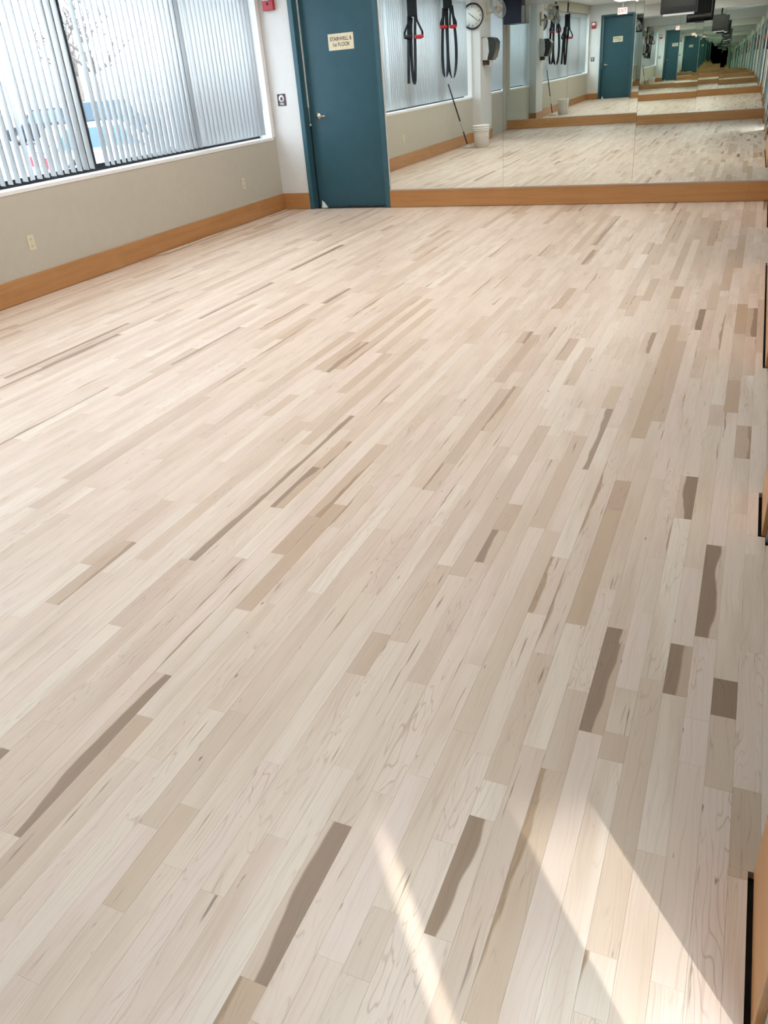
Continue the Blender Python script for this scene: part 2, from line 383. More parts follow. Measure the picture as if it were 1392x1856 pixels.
# ------------------------------------------------------------------ walls, ceiling
grid_wall('wall_left', WALLB, 'y', XL, -.28, [YN-.1, -1.55, .42, W0, W1, YB+.1], [-.06, ZS-.03, ZH, ZC], [(W0, W1, ZS-.03, ZH), (-1.55, .42, ZS-.03, ZH)])
DX0, DX1, DZ = -4.925, -3.862, 2.44
grid_wall('wall_back', WALLW, 'x', YB, .16, [XL-.28, DX0+.03, DX1-.03, XR+.3], [-.06, DZ-.03, ZC], [(DX0+.03, DX1-.03, -.1, DZ-.03)])
grid_wall('wall_near', WALLW, 'x', YN, -.12, [XL-.28, XR+.3], [-.06, ZC], [])
grid_wall('wall_right', WALLW, 'y', XR+.016, .20, [YN-.1] + [e for o in OPEN for e in o] + [YB+.1], [-.06, 2.25, ZC], [(a, b, -.1, 2.25) for a, b in OPEN])
tag(MB().box((XL-.5, YN-.3, ZC), (XR+.5, YB+.4, ZC+.25)).build('ceiling', CEIL), kind='structure')
tag(MB().box((DX0-.3, YB+.166, -.06), (DX1+.3, YB+.20, ZC)).build('wall_stairwell', WALLW), kind='structure')
# pier on the window wall
tag(MB().box((XL-.10, .42, 0), (XL+PIER, W0, ZC)).build('wall_pier', WALLW), kind='structure')

# baseboards: separate boards butted end to end
def baseboard(name, axis, runs, face, depth, z=.186):
    root = tag(empty(name), kind='structure')
    for a, b in runs:
        m = MB()
        if axis == 'y': m.box((min(face, face+depth), a+.0005, .004), (max(face, face+depth), b-.0005, z))
        else: m.box((a+.0005, min(face, face+depth), .004), (b-.0005, max(face, face+depth), z))
        m.build('board', TRIM, root, .002)
    return root
baseboard('baseboard_left', 'y', [(W0, 3.5), (3.5, 5.94), (5.94, 8.45), (8.45, YB)], XL, .018)
baseboard('baseboard_back', 'x', [(XL+.018, DX0), (DX1, -2.45), (-2.45, -.02), (-.02, XR-.004)], YB, -.018)
baseboard('baseboard_near', 'x', [(XL+.02, -3.2), (-3.2, -.75), (-.75, XR)], YN, .018)
baseboard('baseboard_right', 'y', [(YN, -.47), (.83, 1.143), (2.44, 2.75), (4.08, 6.35), (7.65, YB)], XR+.016, -.016)
bp_ = baseboard('baseboard_pier', 'y', [(.42, W0)], XL+PIER, .018)
MB().box((XL, W0, .004), (XL+PIER+.018, W0+.018, .186)).build('board', TRIM, bp_, .002); MB().box((XL, .402, .004), (XL+PIER+.018, .42, .186)).build('board', TRIM, bp_, .002)

# ------------------------------------------------------------------ stairwell door
d = tag(empty('door_1', ((DX0+DX1)/2, YB, 0)), kind='structure'); hw = (DX1-DX0)/2
fr = MB(); FW, FD = .055, .135
for s in (-1, 1):
    a, b = sorted((s*hw, s*(hw-FW))); fr.box((a, -.022, 0), (b, FD+.03, DZ))
fr.box((-hw+FW, -.022, DZ-FW), (hw-FW, FD+.03, DZ)); fr.build('frame', TEALF, d, .003)
lf = MB().box((-hw+FW+.014, .105, .006), (hw-FW-.004, .15, DZ-FW-.004)).build('leaf', TEAL, d, .002)
MB().box((-hw+FW, .14, 0), (hw-FW, .16, .02)).build('threshold', STEEL, d)
MB().box((-hw+FW+.001, .092, 1.10), (-hw+FW+.013, .108, DZ-FW)).build('gap_light_strip', GREYSTRIP, d)  # hallway light in the door gap, put into a pale grey strip
MB().tube([(-hw+FW+.008, .096, 1.10), (-hw+FW+.009, .096, .93)], .003, 6).build('cord_or_gap_light', GREYSTRIP, d)  # same gap light narrowing downwards, coloured grey
MB().lathe([(0, -.012), (.009, -.009), (.012, 0), (.009, .009), (0, .012)], 12, Matrix.Translation((-hw+FW+.010, .094, .918)) ).build('gap_light_spot', WHITE, d)  # bright spot at the end of the gap light, coloured white
MB().box((-hw+FW+.001, .098, .02), (-hw+FW+.013, .106, .90)).build('edge_gasket', DARK, d)
h = MB(); Rx = Matrix.Rotation(math.pi/2, 4, 'X'); hx, hz = -.355, 1.005
h.lathe([(0, 0), (.036, 0), (.036, .006), (.028, .012), (.014, .014), (.012, .05), (0, .05)], 24, Matrix.Translation((hx, .105, hz)) @ Rx)
hd = h.build('handle', CHROME, d)
lv = MB(); lv.tube([(hx, .058, hz), (hx+.03, .055, hz), (hx+.085, .058, hz-.002), (hx+.11, .066, hz-.002)], .0095, 10); lv.build('lever', CHROME, d)
for hz_ in (.25, 1.2, 2.15): MB().tube([(hw-FW-.004, .10, hz_-.05), (hw-FW-.004, .10, hz_+.05)], .007, 8).build('hinge', STEEL, d)
sg = tag(empty('door_sign', (-4.372, YB+.105, 1.725)), 'cream plate lettered STAIRWELL B 1st FLOOR on the teal door', 'sign')
part('plate', BRASS, sg, (-.155, -.003, -.079), (.155, 0, .079))
text_mesh('STAIRWELL B', .052, INK, sg, (0, -.0032, .026), (math.pi/2, 0, 0), sx=.86, bold=.0006)
text_mesh('1st FLOOR', .052, INK, sg, (.0, -.0032, -.028), (math.pi/2, 0, 0), sx=.86, bold=.0006)
ws = MB(); ws.add([(0,0,0),(.075,.0,0),(.06,.05,0),(0,.05,0),(.004,.012,.085),(.02,.04,.06)], [(0,1,2,3),(0,1,4),(1,2,5,4),(2,3,5),(3,0,4,5)])
o = tag(ws.build('paper_wedge', PAPER), 'folded white paper wedge tucked under the teal door edge', 'paper'); o.location = (-4.80, YB+.045, .001)

# fire alarm and evacuation plate beside the door
fa = tag(empty('fire_alarm', (-5.155, YB, 2.18)), 'red fire alarm box with white strobe on wall beside teal door', 'fire alarm')
part('body', REDP, fa, (-.068, -.05, -.095), (.068, 0, .10), .006); part('strobe', WHITE, fa, (-.05, -.085, -.005), (.05, -.05, .075), .012)
MB().lathe([(0, 0), (.012, 0), (.012, .006), (0, .006)], 12, Matrix.Translation((0, -.05, -.035)) @ Rx).build('sounder', DARK, fa)
fs_ = tag(empty('fire_sign', (-5.150, YB, 1.203)), 'small plum plate with white flame disc and FIRE lettering', 'sign')
part('plate', PURPLE, fs_, (-.055, -.006, -.062), (.055, 0, .062), .002)
MB().lathe([(0, 0), (.036, 0), (.036, .0012), (0, .0012)], 28, Matrix.Translation((0, -.006, .014)) @ Rx).build('disc', PAPER, fs_)
MB().prism([(0, -.024), (.016, -.010), (.015, .006), (.004, .026), (.002, .010), (-.010, .016), (-.017, .0), (-.012, -.016)], -.0084, -.0072, 'y', Matrix.Translation((0, 0, .014))).build('flame', PURPLE, fs_)
text_mesh('FIRE', .03, PAPER, fs_, (0, -.0062, -.042), (math.pi/2, 0, 0), bold=.0005)

# wall outlets
def outlet(y, label):
    r = tag(empty('wall_outlet', (XL, y, .418)), label, 'outlet')
    part('plate', IVORY, r, (0, -.036, -.058), (.006, .036, .058), .002)
    for s in (-1, 1):
        f = part('socket', IVORY, r, (.006, -.017, s*.026-.014), (.009, .017, s*.026+.014), .003)
        for yy in (-.007, .007): part('slot', DARK, f, (.009, yy-.0015, s*.026-.003), (.0096, yy+.0015, s*.026+.006))
        part('ground_hole', DARK, f, (.009, -.002, s*.026-.010), (.0096, .002, s*.026-.006))
    MB().lathe([(0,0),(.003,0),(.003,.001),(0,.001)], 8, Matrix.Translation((.006, 0, 0)) @ Matrix.Rotation(math.pi/2, 4, 'Y')).build('screw', STEEL, r)
outlet(4.93, 'ivory duplex outlet under the half-open window blind'); outlet(8.17, 'ivory duplex outlet near the room corner by the teal door')

# ------------------------------------------------------------------ windows
MULL = [W0, 2.78, 4.40, 6.02, 7.62, W1]
def window(n, a, b):
    r = tag(empty('window_%d' % n, (XL, (a+b)/2, ZS)), kind='structure'); hh = (b-a)/2; Hh = ZH-ZS
    f = MB(); w_ = .066
    f.box((-.235, -hh, 0), (-.175, hh, .055)); f.box((-.235, -hh, Hh-.05), (-.175, hh, Hh)); f.build('rail', BLACKF, r)
    for s in (-1, 1):
        p, q_ = sorted((s*hh, s*(hh-w_))); part('stile', BLACKF, r, (-.235, p, .055), (-.175, q_, Hh-.05))
    part('pane', GLASS, r, (-.208, -hh+w_, .055), (-.202, hh-w_, Hh-.05))
    return r
for i, (a, b) in enumerate(zip(MULL, MULL[1:])): window(i+1, a, b)
window(6, -1.55, .42)
tag(MB().box((XL-.25, W0, ZS-.03), (XL+.006, W1, ZS)).build('trim_1', SILL, None, .003), kind='structure')
tag(MB().box((XL-.25, -1.55, ZS-.03), (XL+.006, .42, ZS)).build('trim_2', SILL, None, .003), kind='structure')
tag(MB().box((XL-.172, W1-.02, ZS+.0005), (XL+.004, W1+.05, ZH-.001)).build('trim_3', SILL, None, .003), kind='structure')

for n_, (ya, yb) in enumerate(((W0, W0+.02), (-1.55, -1.53), (.40, .42))):
    tag(MB().box((XL-.172, ya-.0005 if ya < .5 else ya-.05, ZS+.0005), (XL+.004, yb, ZH-.001)).build('trim_%d' % (5+n_), SILL, None, .003), kind='structure')
# vertical blinds
slat_mesh = None
def slat_me():
    global slat_mesh
    if slat_mesh: return slat_mesh
    Wd, Hh, n = .089, ZH-.05-(ZS+.03), 6; vs = []; fs = []
    for i in range(n+1):
        u = -Wd/2 + Wd*i/n; c = .006*(1-(2*i/n-1)**2)
        for z in (0, Hh): vs += [(u, c, z), (u, c+.0008, z)]
    for i in range(n):
        a, b = i*4, (i+1)*4
        fs += [(a, b, b+2, a+2), (a+1, a+3, b+3, b+1), (a, a+1, b+1, b), (a+2, b+2, b+3, a+3)]
    fs += [(0, 2, 3, 1), (n*4, n*4+1, n*4+3, n*4+2)]
    slat_mesh = bpy.data.meshes.new('slat'); slat_mesh.from_pydata(vs, [], fs); slat_mesh.materials.append(SLAT)
    for p in slat_mesh.polygons[:]: p.use_smooth = len(p.vertices) == 4
    return slat_mesh
def blind(a, b, ang, label, jit=4.0, special=()):
    r = tag(empty('vertical_blind', (XL-.105, (a+b)/2, ZS)), label, 'blind', 'vertical blinds on the window wall')
    hh = (b-a)/2; part('headrail', WHITE, r, (-.03, -hh, ZH-ZS-.045), (.03, hh, ZH-ZS-.004), .003)
    part('valance', SLAT, r, (.045, -hh, ZH-ZS-.10), (.05, hh, ZH-ZS-.002))
    n = max(2, round((b-a)/.079)); st = (b-a)/n
    for i in range(n):
        y = -hh + st*(i+.5); an = ang + random.uniform(-jit, jit)
        for sy, sa in special:
            if abs(y + (a+b)/2 - sy) < st/2: an = sa
        s = bpy.data.objects.new('slat', slat_me()); COL.objects.link(s); s.parent = r; s.location = (0, y, .03)
        s.rotation_euler = (0, 0, math.radians(90 + an))        # 0 = shut, 90 = edge to the glass
    c = MB(); c.tube([(.05, hh-.03, ZH-ZS-.05), (.052, hh-.03, .9), (.05, hh-.028, .30)], .0022, 6); c.build('cord_or_gap_light', GREYSTRIP, r)
    return r
blind(W0+.06, 5.985, 73, 'long white vertical blind with tilted slats showing parked cars', 3.5, [(5.2, 20)])
blind(6.11, 7.66, 66, 'white vertical blind tilted nearly shut between its neighbours')
blind(7.68, W1-.022, -35, 'white vertical blind turned flat shut beside the room corner', 4.0)
blind(-1.525, .395, 66, 'short white vertical blind behind the pier with the towel dispenser')

# ------------------------------------------------------------------ mirrors
MY2, MT2, MY3, MT3 = .0065, -.0008, .0060, -.0034
def mirror(name, x0, x1, y, ny, label, group, tilt=0.0, yaw=0.0, z0=.188, z1=2.42):
    cx, cz = (x0+x1)/2, (z0+z1)/2; r = tag(empty(name, (cx, y, cz)), label, 'mirror', group); hw_, hz_ = (x1-x0)/2-.0015, (z1-z0)/2
    m = MB().box((-hw_, 0, -hz_), (hw_, .005, hz_)); g = m.build('glass', MIRROR, r); MB().box((-hw_-.0015, .0051, -hz_), (hw_+.0015, .009, hz_)).build('backing', DARK, r)
    c = MB().box((-hw_, -.004, -hz_-.004), (hw_, .008, -hz_+.008)); c.build('channel', STEEL, r)
    r.rotation_euler = (tilt, 0, yaw + (0 if ny < 0 else math.pi)); return r
MG = 'large wall mirrors on the end wall by the teal door'
mirror('wall_mirror', -3.84, -2.502, YB-.012, -1, 'large frameless mirror panel directly beside the teal stairwell door', None, 0, 0)
mirror('wall_mirror', -2.502, -1.137, YB-.012, -1, 'middle frameless mirror panel between two others over the honey baseboard', None, MT2, MY2)
mirror('wall_mirror', -1.137, XR-.01, YB-.012, -1, 'frameless mirror panel in the corner by the row of teal door bays', None, MT3, MY3)
for i in range(4):
    a = XL+.02 + i*1.365; mirror('wall_mirror', a, min(a+1.365, XR-.01), YN+.012, 1, 'frameless mirror panel on the wall opposite the teal stairwell door', 'mirrors on the opposite wall', (.0, .0009, -.0007, .0006)[i], (.0, -.0006, .0008, -.0005)[i])

# ------------------------------------------------------------------ door bays on the right
def bay(n, a, b, lite=False):
    r = tag(empty('door_%d' % n, (XR+.016, (a+b)/2, 0)), kind='structure'); hh = (b-a)/2; f = MB(); H2 = 2.25
    for s in (-1, 1):
        p, q_ = sorted((s*hh, s*(hh-.05))); f.box((.004, p, 0), (.20, q_, H2))
    f.box((.004, -hh+.05, H2-.05), (.20, hh-.05, H2)); f.build('frame', TEALF, r, .003)
    if not lite:
        for s in (-1, 1):
            p, q_ = sorted((s*.0008, s*(hh-.051))); part('leaf', TEAL, r, (.14, p, .0), (.185, q_, H2-.053), .002)
            MB().tube([(.14, s*.06, .95), (.09, s*.06, .96), (.09, s*.06, 1.14), (.14, s*.06, 1.15)], .009, 8).build('handle', STEEL, r)
    else:  # assumed unseen bay; leaves and pane spaced to shape the sun patches
        c0 = (a+b)/2
        part('pane', GLASS, r, (.140, .322-c0, .02), (.146, hh-.05, H2-.05))
        part('leaf', TEAL, r, (.12, -.05-c0, .0), (.165, .32-c0, H2-.053), .002)
        part('leaf', TEAL, r, (.12, -hh+.053, .0), (.165, -.155-c0, H2-.053), .002)
    return r
for n, (a, b) in enumerate(OPEN): bay(n+2, a, b, n == 0)
# unseen floating slab, added outside to cut off the tips of the sun patches
tip = Vector((-.27, 1.10, 0)); e = tip + SUN_AZ * (6.0 / math.tan(SUN_EL)); dr = Vector((.88, .46, 0)).normalized(); nn = Vector((-dr.y, dr.x, 0))
cp = MB(); A, B_ = e + dr*4, e - dr*1.6; cp.prism([tuple(A.xy), tuple(B_.xy), tuple((B_+nn*4.5).xy), tuple((A+nn*6).xy)], 6.0, 6.2, 'z')
tag(cp.build('trim_4', WALLW), kind='structure')

# ------------------------------------------------------------------ ceiling lights
def ceiling_light(x, y, label):
    r = tag(empty('ceiling_light', (x, y, ZC)), label, 'light', 'fluorescent ceiling lights')
    f = MB(); f.box((-.31, -.62, -.02), (-.28, .62, 0)); f.box((.28, -.62, -.02), (.31, .62, 0)); f.box((-.28, -.62, -.02), (.28, -.59, 0)); f.box((-.28, .59, -.02), (.28, .62, 0)); f.build('frame', WHITE, r)
    part('diffuser', LAMP, r, (-.28, -.59, -.012), (.28, .59, -.004))
for x in (-4.0, -1.6):
    for y in (2.3, 5.0, 7.7): ceiling_light(x, y, 'recessed fluorescent ceiling light with glowing diffuser, seen in the mirrors')

# ------------------------------------------------------------------ exit sign
ex = tag(empty('exit_sign', (-4.25, YB-.10, 2.50)), 'white exit sign with red EXIT letters above the teal door', 'sign')
part('body', WHITE, ex, (-.16, -.02, -.10), (.16, .02, .10), .006); part('face', EXITW, ex, (-.145, -.023, -.085), (.145, -.02, .085)); part('stem', WHITE, ex, (-.03, -.015, .10), (.03, .015, ZC-2.50))
text_mesh('EXIT', .15, EXITR, ex, (0, -.0235, 0), (math.pi/2, 0, 0), bold=.003, sx=.85)

# ------------------------------------------------------------------ suspension trainers
def bez(p0, p1, p2, p3, n=10):
    return [Vector(p0)*(1-t)**3 + Vector(p1)*3*t*(1-t)**2 + Vector(p2)*3*t*t*(1-t) + Vector(p3)*t**3 for t in [i/n for i in range(n+1)]]
def trainer(x, y, rz, zh, zl, kind, label, sc_=1.0):
    """suspension straps hung from the ceiling: anchor, two handles with red grips, doubled loose webbing"""
    r = tag(empty('suspension_trainer', (x, y, 0), rz), label, 'exercise strap', 'suspension straps hung on the window wall')
    top = ZC; Y1 = (0, 1, 0); X1 = (1, 0, 0)
    MB().tube([(0, 0, top), (0, 0, top-.06)], .012, 8).build('ceiling_hook', STEEL, r)
    MB().ribbon([(0, 0, top-.04), (.004, 0, zh+.62)], X1, .04).build('anchor_strap', WEB, r)
    m = MB().tube([(.03*math.cos(k*math.pi/6), 0, zh+.60+.045*math.sin(k*math.pi/6)) for k in range(12)], .006, 6, True); m.build('carabiner', DARK, r)
    MB().box((-.075, -.03, zh+.26), (.08, .02, zh+.58)).build('buckle', WEB, r, .012)
    for s, dz in ((-1, 0), (1, .01)):
        cx = s*.10*sc_
        MB().ribbon([(s*.02, 0, zh+.56), (s*.045, .012*s, zh+.38), (s*.055, .012*s, zh+.22)], X1, .062).build('main_strap', WEB, r)
        for q in (-1, 1):
            ex_ = cx + q*.062*sc_
            MB().ribbon([(s*.055, .01*s, zh+.27), (s*.06+q*.015, .01*s, zh+.20), (ex_, .012*s, zh+.05+dz), (ex_, .012*s, zh+dz)], X1, .036).build('handle_strap', WEB, r)
        MB().tube([(cx-.07*sc_, .012*s, zh+dz-.004), (cx-.045, .012*s, zh+dz-.012), (cx+.045, .012*s, zh+dz-.012), (cx+.07*sc_, .012*s, zh+dz-.004)], .026, 12).build('grip', RED if (s < 0 or kind) else DARK, r)
        f = MB().ribbon([(cx-.07*sc_, .012*s, zh+dz)] + [(cx-.07*sc_*math.cos(k*math.pi/8), .012*s, zh+dz-.045*math.sin(k*math.pi/8)) for k in range(1, 8)] + [(cx+.07*sc_, .012*s, zh+dz)], Y1, .04)
        f.build('foot_cradle', RED if s < 0 else DARK, r)
    if kind:     # two long doubled loops
        for a, b, zz in ((-.125, .035, zl), (.045, .135, zl+.02)):
            tops = (-.06 if a < 0 else .05, .03 if a < 0 else .09)
            mid = (a+b)/2
            MB().web(bez((tops[0], .03, zh+.30), (a, .03, zh-.1), (a-.03, .03, zl+.22), (mid-.02, .03, zz), 14) + bez((mid+.02, .03, zz), (b+.02, .03, zl+.14), (b, .03, zh-.2), (tops[1], .03, zh+.28), 14), .056).build('loose_loop', WEB, r)
    else:
        MB().web(bez((-.03, .03, zh+.25), (0, .03, zh), (.0, .03, zl+.25), (.025, .03, zl), 14) + bez((.045, .03, zl), (.075, .03, zl+.15), (.07, .03, zh), (.03, .03, zh+.25), 14), .052).build('loose_loop', WEB, r)
        MB().web(bez((.08, .03, zh+.28), (.10, .03, zh), (.12, .03, zl+.3), (.135, .03, zl+.02), 12), .052).build('strap_tail', WEB, r)
    return r
trainer(-5.18, 4.55, math.pi, 1.84, 1.17, 0, 'suspension trainer straps hanging before the long window blind, one tail loose', .95)
trainer(-5.18, 2.85, math.pi, 1.99, 1.20, 1, 'suspension trainer straps hanging with two long even loops', .88)

# ------------------------------------------------------------------ clock on the pier
ck = tag(empty('wall_clock', (XL+.045, W0+.0215, 2.17)), 'round black-rimmed white wall clock on the pier beside the windows', 'clock')
Ry = Matrix.Rotation(-math.pi/2, 4, 'X')
MB().lathe([(.195, 0), (.215, .004), (.218, .022), (.205, .032), (.192, .028), (.190, .014)], 48, Ry).build('rim', DARK, ck)
MB().lathe([(0, .010), (.192, .010), (.192, .013), (0, .013)], 48, Ry).build('dial', PAPER, ck)
for k in range(1, 13):
    a = math.radians(30*k); text_mesh(str(k), .058, INK, ck, (-.152*math.sin(a), .0132, .152*math.cos(a)), (math.pi/2, 0, math.pi), name='numeral')
for nm, an, L, wd in (('hour_hand', 54, .095, .008), ('minute_hand', 232, .145, .006)):
    a = math.radians(an); hnd = MB().box((-wd/2, 0, -.02), (wd/2, .002, L)).build(nm, INK, ck); hnd.location = (0, .017, 0); hnd.rotation_euler = (0, -a, 0)
MB().lathe([(0, 0), (.008, 0), (.008, .006), (0, .006)], 12, Matrix.Translation((0, .018, 0)) @ Ry).build('hub', INK, ck)

# paper towel dispenser on the pier's room side
dp = tag(empty('towel_dispenser', (XL+PIER, .90, 1.62)), 'smoke-fronted paper towel dispenser on the pier above a brown block', 'dispenser')
pr_ = [(0, -.19), (.105, -.19), (.140, -.05), (.125, .14), (.105, .185), (.02, .19), (0, .16)]
MB().prism(pr_, -.15, .15, 'y').build('back_shell', GREYP, dp, .006)
MB().prism([(.105, -.185), (.19, -.20), (.21, -.15), (.225, -.17), (.27, -.02), (.285, .10), (.24, .165), (.17, .19), (.105, .185), (.125, .14), (.140, -.05)], -.148, .148, 'y').build('smoked_cover', SMOKE, dp, .008)
part('mount_plate', DARK, dp, (-.001, -.155, -.20), (.006, .155, .20)); part('brown_block', BROWN, dp, (0, -.10, -.275), (.09, .10, -.195), .004)
part('towel', PAPER, dp, (.14, -.11, -.30), (.143, .11, -.17))

# wall fan above the dispenser
fn = tag(empty('wall_fan', (XL+PIER, .80, 2.22)), 'wire-caged wall fan bracketed to the pier above the towel dispenser', 'fan')
part('wall_bracket', IVORY, fn, (0, -.045, -.13), (.035, .045, .16), .008)
MB().tube([(.03, 0, -.02), (.15, 0, .0), (.24, 0, .05)], .02, 10).build('arm', IVORY, fn)
head = empty('fan_head', (.30, 0, .07), 0, fn); head.rotation_euler = (0, math.radians(62), math.radians(35))
MB().lathe([(0, -.12), (.05, -.115), (.065, -.09), (.065, -.01), (.05, .0), (0, .0)], 20).build('motor', IVORY, head)
MB().lathe([(0, .02), (.035, .02), (.04, .04), (.03, .055), (0, .06)], 20).build('hub', WHITE, head)
cg = MB()
for rr, zz in ((.23, .03), (.225, .06), (.15, .095), (.07, .105), (.225, 0), (.15, -.02)): cg.tube([(rr*math.cos(2*math.pi*k/32), rr*math.sin(2*math.pi*k/32), zz) for k in range(32)], .0032 if rr < .22 else .006, 6, True)
for k in range(36):
    a = 2*math.pi*k/36; c, s = math.cos(a), math.sin(a); cg.tube([(.03*c, .03*s, .105), (.15*c, .15*s, .095), (.215*c, .215*s, .062), (.23*c, .23*s, .03), (.22*c, .22*s, 0), (.06*c, .06*s, -.03)], .0018, 4)
tag(cg.build('wire_cage', STEEL, head), kind='stuff')
for k in range(3):
    a = 2*math.pi*k/3; b = MB(); b.add([(.03, -.03, .03), (.20, -.075, .02), (.205, .05, .05), (.03, .03, .05), (.03, -.03, .033), (.20, -.075, .023), (.205, .05, .053), (.03, .03, .053)],
        [(0,1,2,3),(4,7,6,5),(0,4,5,1),(1,5,6,2),(2,6,7,3),(3,7,4,0)], False, Matrix.Rotation(a, 4, 'Z')); b.build('blade', GREYP, head)

# bucket and mop
bk = tag(empty('bucket', (-4.79, 2.28, 0)), 'white plastic bucket on the bare boards below the clock', 'bucket')
MB().lathe([(0, .0), (.128, .0), (.133, .006), (.142, .20), (.148, .29), (.156, .292), (.156, .302), (.149, .304), (.150, .322), (.158, .324), (.158, .334), (.150, .336), (.152, .362), (.160, .364), (.160, .378), (.150, .380), (.147, .36), (.136, .01), (0, .008)], 40).build('shell', WHITE, bk)
MB().tube([(.160*math.cos(t), .162*math.sin(t)*.35-.10*math.sin(t)-.02*math.sin(t), .33-.17*math.sin(t)) for t in [math.pi*k/16 for k in range(17)]], .003, 6).build('bail_handle', STEEL, bk)
mp = tag(empty('mop', (-5.08, 2.24, 0)), 'black-handled mop leaning over the white sill with its head on the floor', 'mop')
P0, P1 = Vector((0, 0, .05)), Vector((-.238, .32, 1.10))
MB().tube([P0.lerp(P1, .40), P1], .0125, 10).build('upper_handle', DARK, mp); MB().tube([P0, P0.lerp(P1, .22)], .0125, 10).build('lower_handle', DARK, mp)
MB().tube([P0.lerp(P1, .20), P0.lerp(P1, .42)], .008, 8).build('chrome_shaft', STEEL, mp)
MB().lathe([(0, .0), (.125, .0), (.135, .012), (.12, .022), (.03, .028), (.022, .06), (0, .06)], 28, Matrix.Diagonal((.8, .6, 1, 1))).build('head', GREYP, mp)

# ------------------------------------------------------------------ television and monitor box
tv = tag(empty('television', (-1.45, 1.15, 1.93)), 'black box television hung from the ceiling with a silver control strip', 'television')
part('cabinet', DARK, tv, (-.30, -.02, 0), (.30, .12, .56), .012); MB().prism([(-.02, .05), (-.42, .13), (-.42, .42), (-.02, .52)], -.26, .26, 'x').build('back_shell', DARK, tv, .01)
part('screen', SMOKE, tv, (-.27, .12, .09), (.27, .123, .52)); part('control_strip', GREYP, tv, (-.25, -.05, -.03), (.25, .11, .0), .004)
part('control_label', DARK, tv, (-.10, -.052, -.022), (.10, -.05, -.008))
MB().tube([(0, -.15, .50), (0, -.15, ZC-1.93)], .03, 12).build('ceiling_pole', DARK, tv)
sp = tag(empty('wall_speaker', (-5.07, YN+.012, 2.09)), 'dark box speaker mounted high on the opposite mirror wall', 'speaker')
part('cabinet', DARK, sp, (-.20, .02, 0), (.20, .36, .52), .01); part('grille', mat('navy_grille', (.015, .018, .035), .8, noise=.3, nscale=200), sp, (-.18, .36, .02), (.18, .366, .50)); part('bracket', STEEL, sp, (-.05, 0, .2), (.05, .02, .32))

# resistance bands hung on hooks along the right wall
for i, y in enumerate((5.9, 6.1, 5.6, 5.3, 5.0, 4.7, 4.4)):
    r = tag(empty('resistance_band', (XR+.016, y, 1.85)), 'resistance band with red grips hung on a hook along the right wall', 'exercise band', 'resistance bands on wall hooks')
    MB().tube([(0, 0, .0), (-.05, 0, .0), (-.06, 0, .02)], .005, 6).build('hook', STEEL, r)
    MB().tube([(-.045, -.01, .006), (-.05, -.05, -.3), (-.045, -.06, -.55), (-.05, 0, -.62), (-.045, .06, -.55), (-.05, .05, -.3), (-.045, .01, .006)], .007, 8).build('band', WEB, r)
    for s in (-1, 1): MB().tube([(-.05, s*.05, -.34), (-.05, s*.055, -.22)], .014, 8).build('grip', RED, r)

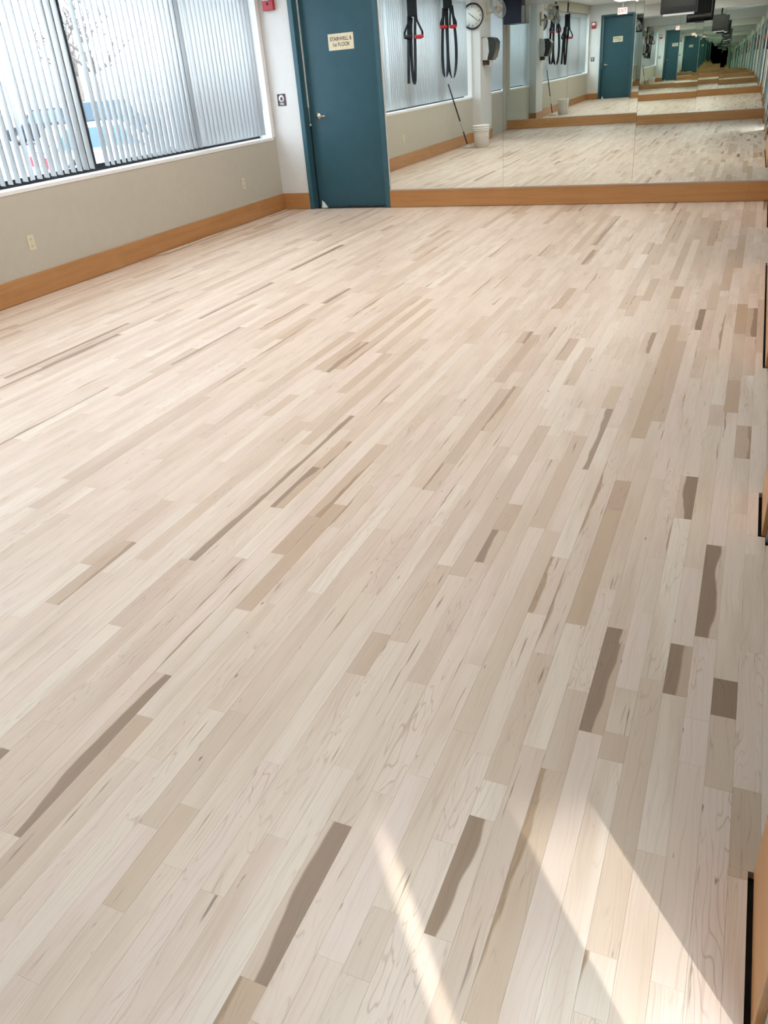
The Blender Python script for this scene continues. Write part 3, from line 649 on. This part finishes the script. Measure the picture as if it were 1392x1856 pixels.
# ------------------------------------------------------------------ outdoors
GZ = -.60
ASPH = mat('pale_asphalt', (.13, .132, .14), .9, noise=.12, nscale=3)
tag(MB().box((-140, -60, GZ-.3), (-6.2, 140, GZ)).build('ground', ASPH), 'pale asphalt car park outside the windows', kind='structure')
def car(name, loc, rz, L, Wd, Ht, paint, label, suv, glass=(.10, .16, .22)):
    r = tag(empty(name, loc, rz), label, 'car'); PM = mat(name+'_paint', paint, .25, .2, noise=.03); GM = mat(name+'_glass', glass, .08, noise=.05)
    TYRE = DARK; h1 = .92 if suv else .80; g = .26
    # side profile in x (length) and z, extruded across the width with a narrower top
    low = [(-L/2, g+.12), (-L/2+.03, h1-.16), (-L/2+.10, h1), (L/2-.95, h1+.02), (L/2-.12, h1-.14), (L/2, h1-.32), (L/2-.02, g+.05), (L/2-.30, g-.03), (-L/2+.25, g-.03)]
    MB().prism(low, -Wd/2, Wd/2, 'y').build('body', PM, r, .06, 3)
    xr0, xr1 = (-L/2+.12, L/2-1.75) if suv else (-L/2+.55, L/2-1.95)
    base = [(-L/2+.06, h1-.02), (xr0, Ht-.06), (xr0+.15, Ht), (xr1, Ht-.01), (L/2-1.0, h1)]
    iw = Wd/2-.13
    MB().prism([(p[0], p[1]) for p in base], -iw, iw, 'y').build('cabin', PM, r, .05, 3)
    for s in (-1, 1):
        zt, zb = Ht-.10, h1+.05
        for nm, xa, xb, xc, xd in (('rear_window', xr0+.10, -.30, -L/2+.34, -.30), ('front_window', -.22, xr1-.05, -.22, xr1+.42)):
            y0 = s*(iw+.001); y1 = s*(iw+.010); MB().prism([(xc, zb), (xd, zb), (xb, zt), (xa, zt)], y0, y1, 'y').build(nm, GM, r)
    gw = MB(); gx = -L/2+.075; gt = xr0-.012
    gw.add([(gx-.005, -iw+.10, h1+.06), (gx-.005, iw-.10, h1+.06), (gt-.005+.0, iw-.14, Ht-.11), (gt-.005, -iw+.14, Ht-.11), (gx+.03, -iw+.10, h1+.06), (gx+.03, iw-.10, h1+.06), (gt+.03, iw-.14, Ht-.11), (gt+.03, -iw+.14, Ht-.11)],
           [(0,1,2,3),(4,7,6,5),(0,4,5,1),(1,5,6,2),(2,6,7,3),(3,7,4,0)]); gw.build('rear_glass', GM, r)
    for s in (-1, 1):
        a, b = sorted((s*(Wd/2-.22), s*(Wd/2+.005))); part('tail_light', REDP, r, (-L/2-.012, a, h1-.30), (-L/2+.10, b, h1-.05), .02)
        a, b = sorted((s*(Wd/2-.42), s*(Wd/2-.04))); part('head_light', WHITE, r, (L/2-.10, a, h1-.38), (L/2+.008, b, h1-.24), .02)
        a, b = sorted((s*(iw+.05), s*(iw+.25))); part('side_mirror', PM, r, (L/2-1.55, a, h1+.02), (L/2-1.38, b, h1+.17), .03)
        for x in (-L/2+.78, L/2-.85):
            wh = MB().lathe([(.20, -.10), (.31, -.10), (.335, -.07), (.335, .07), (.31, .10), (.20, .10), (.20, -.10)], 28, Matrix.Translation((x, s*(Wd/2-.08), .335)) @ Matrix.Rotation(math.pi/2, 4, 'X')).build('tyre', TYRE, r)
            MB().lathe([(0, -.08), (.21, -.085), (.21, .085), (0, .08)], 20, Matrix.Translation((x, s*(Wd/2-.075), .335)) @ Matrix.Rotation(math.pi/2, 4, 'X')).build('rim', STEEL, wh)
    part('bumper', PM, r, (-L/2-.05, -Wd/2+.05, g), (-L/2+.06, Wd/2-.05, g+.24), .04); part('number_plate', PAPER, r, (-L/2-.016, -.18, h1-.36), (-L/2, .18, h1-.22))
    return r
car('suv', (-35.3, 36.5, GZ), math.radians(196), 4.7, 1.9, 1.66, (.012, .016, .028), 'dark blue-black sport utility car parked side-on beyond the blind', True)
car('hatchback', (-16.0, 18.6, GZ), math.radians(58), 4.1, 1.75, 1.42, (.34, .37, .39), 'white hatchback with red tail lights parked close to the windows', False, (.05, .10, .13))
car('minivan', (-31.2, 36.6, GZ), math.radians(55), 4.8, 1.95, 1.80, (.05, .075, .10), 'blue-grey minivan with red tail lights behind the white hatchback', True, (.03, .055, .08))
# bare trees behind the car park
BARK = mat('pale_bark', (.13, .105, .092), .9, noise=.25, nscale=6)
def bare_tree(x, y, ht, label):
    r = tag(empty('bare_tree', (x, y, GZ)), label, 'tree', 'bare winter trees beyond the car park'); tr = MB(); br = MB()
    def grow(m, p, d, L, rad, lvl):
        n = 4; pts = [p]; dd = d.copy()
        for i in range(n):
            dd = (dd + Vector((random.uniform(-.16, .16), random.uniform(-.16, .16), random.uniform(-.04, .12)))).normalized(); pts.append(pts[-1] + dd*L/n)
        m.tube(pts, rad, 5 if lvl else 8, rs=[rad*(1-.5*i/n) for i in range(n+1)])
        if lvl < 4:
            for k in range((5, 4, 3, 3)[lvl]):
                i = random.randint(1 if lvl else 2, n); nd = (dd*.6 + Vector((random.uniform(-1, 1), random.uniform(-1, 1), random.uniform(-.1, .8)))).normalized()
                grow(br, pts[i], nd, L*random.uniform(.5, .72), rad*.58, lvl+1)
    grow(tr, Vector((0, 0, 0)), Vector((0, 0, 1)), ht*.45, .21, 0)
    tr.build('trunk', BARK, r, fix=False); br.build('branches', BARK, r, fix=False)['kind'] = 'stuff'
for i, (x, y, ht) in enumerate([(-42, 36, 10), (-50, 40, 10), (-39, 45, 10), (-29.5, 45, 10), (-46, 51, 10), (-57, 50, 10), (-36, 57, 11)]):
    bare_tree(x, y, ht, 'bare pale-barked tree beyond the parked cars')
